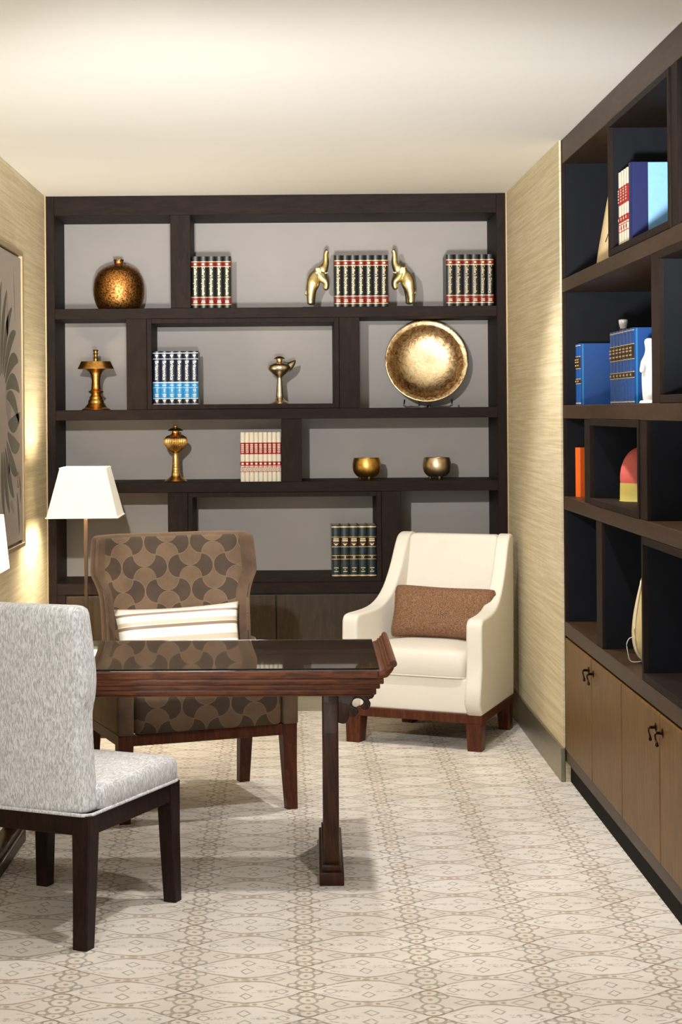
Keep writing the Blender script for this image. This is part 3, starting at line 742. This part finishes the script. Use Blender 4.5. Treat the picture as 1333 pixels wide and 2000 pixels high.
# ------------------------------------------------------------------ ornaments on the right bookcase
t = ornament('cone_vase', 'sand-coloured tapering vase half hidden behind a divider, upper right', 'vase', 1.325, 6.98, ZA)
obj('body', lathe(BM(), smooth_prof([(0, 0), (.072, 0), (.074, .01), (.066, .08), (.050, .17), (.034, .26), (.024, .31), (.022, .33), (.018, .33), (.016, .30)], 3), 32), 'sand_clay', t, smooth=60)
b = BM(); tube(b, [(-.045, -.052, .12), (-.035, -.052, .15), (-.02, -.050, .17), (0, -.052, .175)], .002, 6); obj('twig_line', b, 'slate', t, smooth=180)
t = ornament('bottle', 'white porcelain bottle with banded neck behind the blue books', 'bottle', 1.352, 6.95, LV['bt'])
obj('body', lathe(BM(), smooth_prof([(0, 0), (.04, 0), (.046, .02), (.048, .10), (.042, .19), (.024, .25), (.014, .28), (.013, .31)], 4), 28), 'porcelain', t, smooth=60)
obj('lip', lathe(BM(), smooth_prof([(.012, .308), (.015, .312), (.018, .328), (.018, .338), (.012, .340), (.010, .330)], 3), 20), 'porcelain', t, smooth=60)
obj('neck_band', lathe(BM(), [(.0138, .290), (.0165, .292), (.0165, .302), (.0138, .304)], 20), 'slate', t, smooth=40)
t = ornament('figurine', 'white porcelain figurine standing against the blue books on the right', 'figurine', 1.262, 6.00, LV['bt'])
skin_body('body', [(0, 0, .075, .034), (0, 0, .02, .032), (0, 0, .005, .030), (-.004, 0, .125, .025), (0, .0, .160, .030), (-.002, 0, .188, .014), (-.006, 0, .212, .021), (-.006, 0, .228, .014), (-.028, -.012, .140, .011), (-.036, -.02, .105, .010), (.026, -.012, .140, .011), (.034, -.02, .105, .010)],
          [(0, 1), (1, 2), (0, 3), (3, 4), (4, 5), (5, 6), (6, 7), (4, 8), (8, 9), (4, 10), (10, 11)], 'porcelain', t)
obj('base', lathe(BM(), smooth_prof([(0, 0), (.038, 0), (.040, .006), (.034, .012), (0, .012)], 2), 24), 'porcelain', t, smooth=60)
t = ornament('dome_box', 'coral domed lantern box with a straw-yellow base, right bookcase', 'lantern', 1.312, 6.42, LV['ct'] + .025)
obj('base_band', lathe(BM(), smooth_prof([(0, 0), (.076, 0), (.079, .004), (.078, .06), (.077, .066)], 2), 36), 'straw', t, smooth=40)
obj('dome', lathe(BM(), smooth_prof([(.0765, .066), (.078, .085), (.075, .115), (.064, .150), (.045, .178), (.022, .194), (0, .200)], 4), 36), 'coral', t, smooth=60)
t = ornament('gourd_ornament', 'cream gourd shell ornament with a thin wire loop, lower right shelf', 'ornament', 1.250, 6.08, LV['kt'])
obj('shell', lathe(BM(), smooth_prof([(.004, .012), (.022, .020), (.038, .050), (.045, .095), (.042, .150), (.032, .210), (.018, .270), (.008, .310), (.004, .325)], 4), 32), 'gourd', t, smooth=60)
b = BM(); tube(b, smooth_prof([(-.010, -.010, .014), (-.032, -.022, .040), (-.041, -.024, .095), (-.038, -.022, .150), (-.028, -.018, .215), (-.012, -.010, .290)], 3), .0042, 8); obj('rim', b, 'gourd_rim', t, smooth=180)
b = BM(); tube(b, smooth_prof([(-.044, -.02, .094), (-.058, -.02, .090), (-.068, -.022, .070), (-.064, -.022, .040), (-.056, -.022, .012), (-.03, -.022, .008), (-.008, -.012, .012)], 3), .0018, 6); obj('wire_loop', b, 'cord_white', t, smooth=180)
b = BM(); tube(b, smooth_prof([(-.006, -.03, .020), (.002, -.045, .004), (.006, -.07, .003), (.004, -.085, .003)], 3), .0025, 6); obj('cord', b, 'cord_white', t, smooth=180)

# ------------------------------------------------------------------ chairs (local +y is the way the chair faces)
def tleg(x, y, ztop, top, bot, dx=0., dy=0.):
    b = BM(); rs = []
    for z, h, k in ((0, bot, 1), (.004, bot, 1), (ztop * .55, bot + (top - bot) * .5, .35), (ztop, top, 0)):
        rs.append([(x + dx * k + px, y + dy * k + py, z) for px, py in rrect(h, h, .004, 2, 1, 1)])
    return loft(b, rs)
def back_loft(stations, r=.03, bend=.0, round_top=.025, power=2):
    """stations: (z, half width, y centre, half thickness)"""
    rs = []
    def ring(z, w, yc, ht, inset=0.):
        return [(px, yc + py + bend * abs(px / w) ** power, z) for px, py in rrect(w - inset, ht - inset, r, 4, 22, 2)]
    z, w, yc, ht = stations[0]
    rs.append(ring(z, w, yc, ht, .008)); 
    for s in stations: rs.append(ring(s[0] + (.006 if s is stations[0] else 0), s[1], s[2], s[3]))
    z, w, yc, ht = stations[-1]; q = min(round_top, ht * .9)
    for k in (.35, .65, .88, 1):
        a = k * PI / 2; rs.append(ring(z + q * math.sin(a), w, yc, ht, q * (1 - math.cos(a))))
    return loft(BM(), rs)

# grey dining chair, front left, seen from behind
gc = thing('dining_chair', 'grey woven dining chair in the left foreground, seen from behind', 'chair', (-.702, 5.455, 0), -math.radians(24.8))
st = smooth_prof([(.388, .243, -.238, .046), (.46, .238, -.242, .046), (.60, .233, -.248, .046), (.68, .234, -.252, .046), (.735, .247, -.256, .046), (.80, .252, -.260, .046), (.90, .244, -.266, .046), (.975, .236, -.270, .045)], 3)
obj('backrest', back_loft(st, .026, .012, .024), 'grey_weave', gc, smooth=180)
b = BM(); loft(b, [[(px, py + .035, z) for px, py in rrect(.262 - i, .245 - i, .03, 4, 6, 6)] for z, i in ((.388, .006), (.394, 0), (.440, 0), (.455, .004), (.463, .014), (.468, .05), (.470, .12))])
obj('seat', b, 'grey_weave', gc, smooth=60)
b = BM(); tube(b, [(px, py - .004, .3885) for px, py in rrect(.261, .283, .03, 4, 6, 6)], .0055, 8, True); obj('welt', b, 'grey_weave', gc, smooth=180)
b = BM(); ap = (.325, .386)
box(b, -.256, .256, .246, .272, *ap, .002, 1); box(b, -.256, .256, -.276, -.250, *ap, .002, 1)
box(b, -.256, -.230, -.250, .246, *ap, .002, 1); box(b, .230, .256, -.250, .246, *ap, .002, 1); obj('seat_frame', b, 'leg_espresso', gc)
for s in (-1, 1):
    obj('leg', tleg(s * .232, .250, .386, .029, .022, s * .009, .008), 'leg_espresso', gc)
    obj('leg', tleg(s * .232, -.254, .386, .031, .024, s * .010, -.034), 'leg_espresso', gc)

# brown patterned wing chair behind the desk
wc = thing('wing_chair', 'brown velvet wing chair with circle-lobe pattern behind the desk', 'chair', (-.405, 7.017, 0), math.radians(200.5))
def front_pick(f):
    return 0 if f.normal.y > .80 and abs(f.calc_center_median().x) < .29 and f.calc_center_median().z < 1.045 else 1
stw = [(.40, .308, -.215, .055), (.55, .308, -.228, .055), (.70, .308, -.242, .055), (.785, .310, -.252, .055), (.83, .316, -.258, .055), (.87, .330, -.263, .055), (.90, .343, -.266, .055), (.925, .346, -.268, .055), (.98, .343, -.274, .054), (1.045, .338, -.281, .052)]
obj('backrest', back_loft(smooth_prof(stw, 3), .022, .105, .020, 5), 'velvet_pattern', wc, smooth=180, mats=['velvet_pattern', 'velvet_plain'], pick=lambda f: 0 if f.normal.y > .72 and abs(f.calc_center_median().x) < .315 else 1)
b = BM(); edge = [(s_[1] - .008, s_[2] + s_[3] + .094, s_[0]) for s_ in smooth_prof(stw, 3)]
b.free()
for s in (-1, 1):
    b = BM(); tube(b, [(s * x, y, z) for x, y, z in edge], .0035, 6); obj('piping', b, 'velvet_plain', wc, smooth=180)
b = BM(); loft(b, [[(px, py + .045, z) for px, py in rrect(.300 - i, .252 - i, .03, 4, 6, 6)] for z, i in ((.338, .006), (.346, 0), (.455, 0), (.478, .006), (.488, .02), (.494, .07), (.496, .13))])
obj('seat', b, 'velvet_pattern', wc, smooth=60)
for s in (-1, 1):
    x0, x1 = (.302, .369) if s > 0 else (-.369, -.302)
    b = BM(); prism(b, [(.292, .337), (.296, .50), (.285, .53), (.24, .545), (0, .56), (-.12, .57), (-.17, .59), (-.205, .62), (-.28, .62), (-.265, .337)], x0, x1, 'x', .014, 3)
    obj('side_panel', b, 'velvet_plain', wc, smooth=50)
b = BM(); ap = (.294, .337)
box(b, -.363, .363, .262, .286, *ap, .002, 1); box(b, -.363, .363, -.27, -.246, *ap, .002, 1)
box(b, -.363, -.339, -.246, .262, *ap, .002, 1); box(b, .339, .363, -.246, .262, *ap, .002, 1); obj('seat_frame', b, 'leg_walnut', wc)
for s in (-1, 1):
    obj('leg', tleg(s * .333, .258, .337, .031, .022, s * .008, .014), 'leg_walnut', wc)
    obj('leg', tleg(s * .330, -.240, .337, .031, .023, s * .004, -.045), 'leg_walnut', wc)

# striped lumbar cushion on the wing chair
pc = thing('lumbar_cushion', 'cream and tan striped lumbar cushion on the brown wing chair', 'cushion', (-.436, 7.066, .640), math.radians(200.5 - 180))
pc.rotation_euler = (math.radians(-14), math.radians(-1.0), math.radians(20.5))
obj('cushion_body', pillow(BM(), .53, .290, .13, 28, 16, .055), 'striped_silk', pc, smooth=180)

# cream armchair
ac = thing('armchair', 'cream upholstered armchair in the far right corner', 'armchair', (.712, 8.393, 0), math.radians(154.5))
side = smooth_prof([(-.335, .168), (.318, .168), (.322, .38), (.322, .545), (.314, .588), (.285, .606), (.20, .610), (.10, .617), (.00, .642), (-.09, .70), (-.165, .795), (-.215, .885), (-.250, .938), (-.285, .957), (-.325, .957), (-.352, .935), (-.352, .80), (-.345, .45)], 3)[:-1]
# keep the two lower corners crisp
side = [p for p in side if not (p[1] < .166)]
for s in (-1, 1):
    x0, x1 = (.272, .350) if s > 0 else (-.350, -.272)
    b = BM(); prism(b, side, x0, x1, 'x', .016, 4); obj('arm', b, 'cream_linen', ac, smooth=60)
obj('backrest', back_loft(smooth_prof([(.20, .274, -.225, .09), (.45, .274, -.230, .085), (.60, .274, -.252, .07), (.75, .274, -.278, .055), (.88, .274, -.298, .045), (.930, .274, -.305, .042)], 3), .012, 0, .024), 'cream_linen', ac, smooth=180)
b = BM(); box(b, -.2725, .2725, .20, .300, .168, .330, .010, 3); obj('front_rail', b, 'cream_linen', ac, smooth=60)
b = BM(); box(b, -.2725, .2725, -.25, .2, .168, .322); obj('seat_deck', b, 'cream_linen', ac)
b = BM(); rs = []
for z, i in ((.326, .018), (.332, .006), (.345, 0), (.400, -.004), (.432, 0), (.450, .010), (.458, .028), (.466, .07), (.474, .13), (.477, .19)):
    rs.append([(px, py + .080, z) for px, py in rrect(.268 - max(i, 0), .235 - i, .05, 5, 6, 6)])
loft(b, rs); obj('seat_cushion', b, 'cream_linen', ac, smooth=180)
b = BM(); tube(b, [(px, py + .080, .334) for px, py in rrect(.266, .232, .05, 5, 6, 6)], .0035, 6, True)
obj('cushion_piping', b, 'cream_linen', ac, smooth=180)
b = BM(); box(b, -.345, .345, -.34, .312, .128, .170, .003, 1); obj('plinth', b, 'leg_walnut', ac)
for s in (-1, 1):
    for yy, dy_ in ((.268, .004), (-.295, -.012)): obj('leg', tleg(s * .303, yy, .13, .040, .034, s * .002, dy_), 'leg_walnut', ac)
for ch in ac.children:                          # the armchair narrows towards its back
    for v in ch.data.vertices: v.co.x *= 1 - .185 * (.32 - v.co.y) / .67
pb = thing('lumbar_cushion', 'plain brown woven lumbar cushion on the cream armchair', 'cushion', (.752, 8.385, .590), 0)
pb.rotation_euler = (math.radians(-19), math.radians(1.5), math.radians(-20))
obj('cushion_body', pillow(BM(), .515, .265, .15, 40, 24, .06, .07), 'brown_weave', pb, smooth=180)
b = BM(); w_, h_ = .2575, .1325; pts = []
for k in range(96):
    a = k / 96 * 4; e = int(a); q = (a - e) * 2 - 1
    u, v = [(q, -1), (1, q), (-q, 1), (-1, -q)][e]
    rc = 1 - .07 * abs(u * v) ** 5
    pts.append((u * w_ * (1 - .06 * (1 - v * v) * u * u) * rc, 0, v * h_ * (1 - .078 * (1 - u * u) * v * v) * rc))
tube(b, pts, .0042, 6, True); obj('piping', b, 'brown_weave', pb, smooth=180)

# ------------------------------------------------------------------ desk
dk = thing('desk', 'rosewood altar-style writing desk with a glass top and upturned ends', 'desk', (-.433, 6.07, 0), math.radians(-.9))
HX, HY = .742, .368                            # half length of the flat top, half depth
R1 = 'rosewood'
obj('desk_top', box(BM(), -HX, HX, -HY, HY, .692, .717, .003, 2), R1, dk)
for z0, z1, i in ((.672, .692, .006), (.655, .672, .018), (.634, .655, .030)):
    b = BM(); box(b, -HX - .018 + i, HX + .018 - i, -HY + i, HY - i, z0, z1, .004, 2); obj('moulding', b, R1, dk, smooth=40)
obj('bead', box(BM(), -HX - .006 + .03, HX + .006 - .03, -HY + .026, HY - .026, .6305, .6345, .001, 1), R1, dk)
for s in (-1, 1):
    o = smooth_prof([(HX - .012, .716), (HX + .006, .7175), (HX + .018, .724), (HX + .030, .736), (HX + .038, .744), (HX + .046, .736), (HX + .044, .722), (HX + .034, .708), (HX + .020, .6945), (HX - .012, .692)], 3)
    b = BM(); prism(b, [(s * x, z) for x, z in o], -HY, HY, 'y', .002, 1); fl_ = obj('end_flange', b, R1, dk, smooth=50)
    b = BM(); tube(b, [(s * (HX + .044), -HY - .001, .7395), (s * (HX + .044), HY + .001, .7395)], .0115, 16); obj('scroll_roll', b, R1, fl_, smooth=60)
    b = BM(); tube(b, [(s * (HX + .020), -HY + .001, .7255), (s * (HX + .020), HY - .001, .7255)], .0035, 8); obj('reed', b, R1, fl_, smooth=60)
    b = BM(); tube(b, [(s * (HX + .029), -HY + .001, .7340), (s * (HX + .029), HY - .001, .7340)], .0035, 8); obj('reed', b, R1, fl_, smooth=60)
obj('glass_top', box(BM(), -HX + .002, HX - .002, -HY + .004, HY - .004, .7178, .7258, .0015, 2), 'glass', dk, label='clear glass top sheet')
for s in (-1, 1):
    xc = s * .579
    obj('foot', box(box(BM(), xc - .041, xc + .041, -.318, .318, 0, .044, .004, 2), xc - .032, xc + .032, -.306, .306, .044, .066, .005, 2), 'rosewood_up', dk, smooth=40)
    for e in (-1, 1):
        y = e * .262
        b = BM(); box(b, xc - .026, xc + .026, y - .026, y + .026, .066, .632, .005, 2); obj('leg', b, 'rosewood_up', dk, smooth=40)
        # pierced cloud bracket on the outer side of the leg
        X0 = xc + s * .026; Z0 = .632
        outer = [(0, 0), (.118, 0), (.120, -.010), (.114, -.020), (.102, -.024), (.108, -.036), (.104, -.052), (.092, -.060), (.080, -.056), (.074, -.046), (.082, -.040), (.084, -.030), (.074, -.021), (.060, -.020), (.050, -.026), (.046, -.038), (.052, -.048), (.064, -.052), (.068, -.064), (.062, -.078), (.050, -.084), (.040, -.080), (.036, -.070), (.036, -.086), (.028, -.100), (.014, -.104), (0, -.100)]
        b = BM(); prism(b, [(X0 + s * a, Z0 + z) for a, z in smooth_prof(outer, 2)], y + e * .008 - .009, y + e * .008 + .009, 'y', .003, 2); obj('bracket', b, 'rosewood_up', dk, smooth=40)
    b = BM(); box(b, xc - .012, xc + .012, -.236, .236, .20, .632, .002, 1); obj('end_panel', b, 'rosewood_up', dk)
    obj('stretcher', box(BM(), xc - .018, xc + .018, -.236, .236, .172, .2, .003, 1), 'rosewood_up', dk)

# ------------------------------------------------------------------ lamps
def pyramid_shade(b, hb, ht, z0, z1, th=.003):
    outer = [rrect(hb, hb, .006, 2, 4, 4), rrect(ht, ht, .006, 2, 4, 4)]
    inn = [rrect(hb - th, hb - th, .005, 2, 4, 4), rrect(ht - th, ht - th, .005, 2, 4, 4)]
    f = lambda r, z: [(x, y, z) for x, y in r]
    loft(b, [f(outer[0], z0), f(outer[1], z1), f(inn[1], z1), f(inn[0], z0), f(outer[0], z0)], cap=False)
    bmesh.ops.remove_doubles(b, verts=b.verts[:], dist=1e-5); return b
def bulb(name, parent, z, energy, r=.035):
    d = bpy.data.lights.new(name, 'POINT'); d.energy = energy; d.color = (1, .90, .74); d.shadow_soft_size = r
    o = bpy.data.objects.new(name, d); COL.objects.link(o); o.parent = parent; o.location = (0, 0, z); return o
fl = thing('floor_lamp', 'slim bronze floor lamp with a square tapered cream shade', 'lamp', (-.980, 8.50, 0))
obj('lamp_shade', pyramid_shade(BM(), .172, .112, 1.063, 1.305), 'lamp_fabric', fl)
b = BM()
for hh, zz in ((.1735, 1.066), (.1135, 1.302)): tube(b, [(x, y, zz) for x, y in rrect(hh, hh, .006, 2, 4, 4)], .003, 6, True)
obj('shade_trim', b, 'lamp_fabric', fl, smooth=180)
obj('pole', box(BM(), -.0085, .0085, -.0085, .0085, .02, 1.18, .0015, 1), 'pole_bronze', fl)
obj('base', box(BM(), -.11, .11, -.11, .11, 0, .022, .003, 2), 'pole_bronze', fl)
b = BM(); tube(b, [(-.11, 0, 1.29), (0, 0, 1.285), (.11, 0, 1.29)], .002, 6); tube(b, [(0, -.11, 1.29), (0, 0, 1.285), (0, .11, 1.29)], .002, 6); tube(b, [(0, 0, 1.18), (0, 0, 1.285)], .003, 6); obj('shade_spider', b, 'pole_bronze', fl, smooth=180)
bulb('floor_lamp_bulb', fl, 1.20, 28, .07)
tl = thing('table_lamp', 'table lamp with a bright white square shade at the left edge on the desk', 'lamp', (-1.072, 5.85, .7262))
obj('lamp_shade', pyramid_shade(BM(), .122, .106, .312, .497), 'lamp_fabric_bright', tl)
obj('pole', box(BM(), -.009, .009, -.009, .009, .018, .42, .0015, 1), 'pole_bronze', tl)
obj('base', box(BM(), -.065, .065, -.065, .065, 0, .02, .003, 2), 'pole_bronze', tl)
b = BM(); tube(b, [(-.105, 0, .488), (0, 0, .484), (.105, 0, .488)], .002, 6); tube(b, [(0, 0, .42), (0, 0, .484)], .003, 6); obj('shade_spider', b, 'pole_bronze', tl, smooth=180)
bulb('table_lamp_bulb', tl, .40, 6)

# ------------------------------------------------------------------ artwork on the left wall
AY1, AY0, AZ0, AZ1 = 8.085, 6.70, .953, 2.318
ar = thing('framed_artwork', 'framed grey artwork of dark curling fronds on the left wall', 'artwork', (XL, 0, 0))
b = BM(); ft, fd = .022, .035
box(b, 0, fd, AY1 - ft, AY1, AZ0, AZ1, .003, 1); box(b, 0, fd, AY0, AY0 + ft, AZ0, AZ1, .003, 1)
box(b, 0, fd, AY0 + ft, AY1 - ft, AZ0, AZ0 + ft, .003, 1); box(b, 0, fd, AY0 + ft, AY1 - ft, AZ1 - ft, AZ1, .003, 1)
obj('frame', b, 'champagne', ar)
obj('inner_fillet', box(BM(), .001, .010, AY0 + ft, AY1 - ft, AZ0 + ft, AZ1 - ft), 'black_edge', ar)
cv = obj('canvas', box(BM(), .002, .026, AY0 + ft + .012, AY1 - ft - .012, AZ0 + ft + .012, AZ1 - ft - .012), 'art_ground', ar)
def leaf(cy, cz, L, wd, ang, curl, mt, x=.0266):
    pts = []; n = 10
    for k in range(n + 1):
        q = k / n; a = ang + curl * q
        pts.append((q, a))
    y, z = cy, cz; spine = [(y, z)]
    for q, a in pts[1:]:
        y += L / n * math.cos(a); z += L / n * math.sin(a); spine.append((y, z))
    lft, rgt = [], []
    for k, (y, z) in enumerate(spine):
        q = k / n; a = ang + curl * q; w = wd * math.sin(PI * min(1, q * .92 + .04)) ** .8
        lft.append((y - w * math.sin(a), z + w * math.cos(a))); rgt.append((y + w * math.sin(a), z - w * math.cos(a)))
    b = BM(); vs = [(bm_y, bm_z) for bm_y, bm_z in lft + rgt[::-1]]
    prism(b, vs, x - .0008, x, 'x'); obj('frond', b, mt, cv)
yc, zc = 7.50, 1.62
for k in range(7):                              # upper fan of fronds curling over to the right-hand edge
    a = math.radians(112 - k * 17)
    leaf(yc + .12 * math.cos(a), zc + .12 * math.sin(a), .42 - .006 * k, .036, a, -.9, 'art_leaf')
for k in range(6):                              # lower crescent of fronds
    a = math.radians(-12 - k * 17)
    leaf(yc + .16 * math.cos(a), zc - .06 + .16 * math.sin(a), .36 - .012 * k, .038, a, .6, 'art_leaf')
leaf(7.62, 1.72, .22, .07, math.radians(-70), .2, 'art_shadow', .0262)
for cy, cz, L, w, an, cu, mt in ((7.86, 1.98, .26, .02, 1.5, .5, 'art_shadow'), (7.95, 1.02, .20, .022, 1.6, .5, 'art_leaf'), (7.99, 1.16, .12, .018, 1.2, .9, 'art_leaf'), (7.80, 1.12, .12, .02, 2.2, .9, 'art_shadow'), (7.66, 1.30, .06, .014, .8, .9, 'art_red'),
                                (7.95, 1.24, .05, .012, 1.4, -1, 'art_shadow'), (7.66, 1.9, .2, .03, 1.9, -.6, 'art_shadow'), (7.35, 1.1, .3, .04, 1.3, .6, 'art_leaf'), (7.0, 1.5, .5, .05, 1.0, .8, 'art_leaf')):
    leaf(cy, cz, L, w, an, cu, mt)
b = BM(); tube(b, [(.0262, 7.93 + .022 * math.cos(a), 1.265 + .035 * math.sin(a)) for a in [2 * PI * k / 20 for k in range(20)]], .002, 5, True); obj('ring_mark', b, 'art_red', cv)
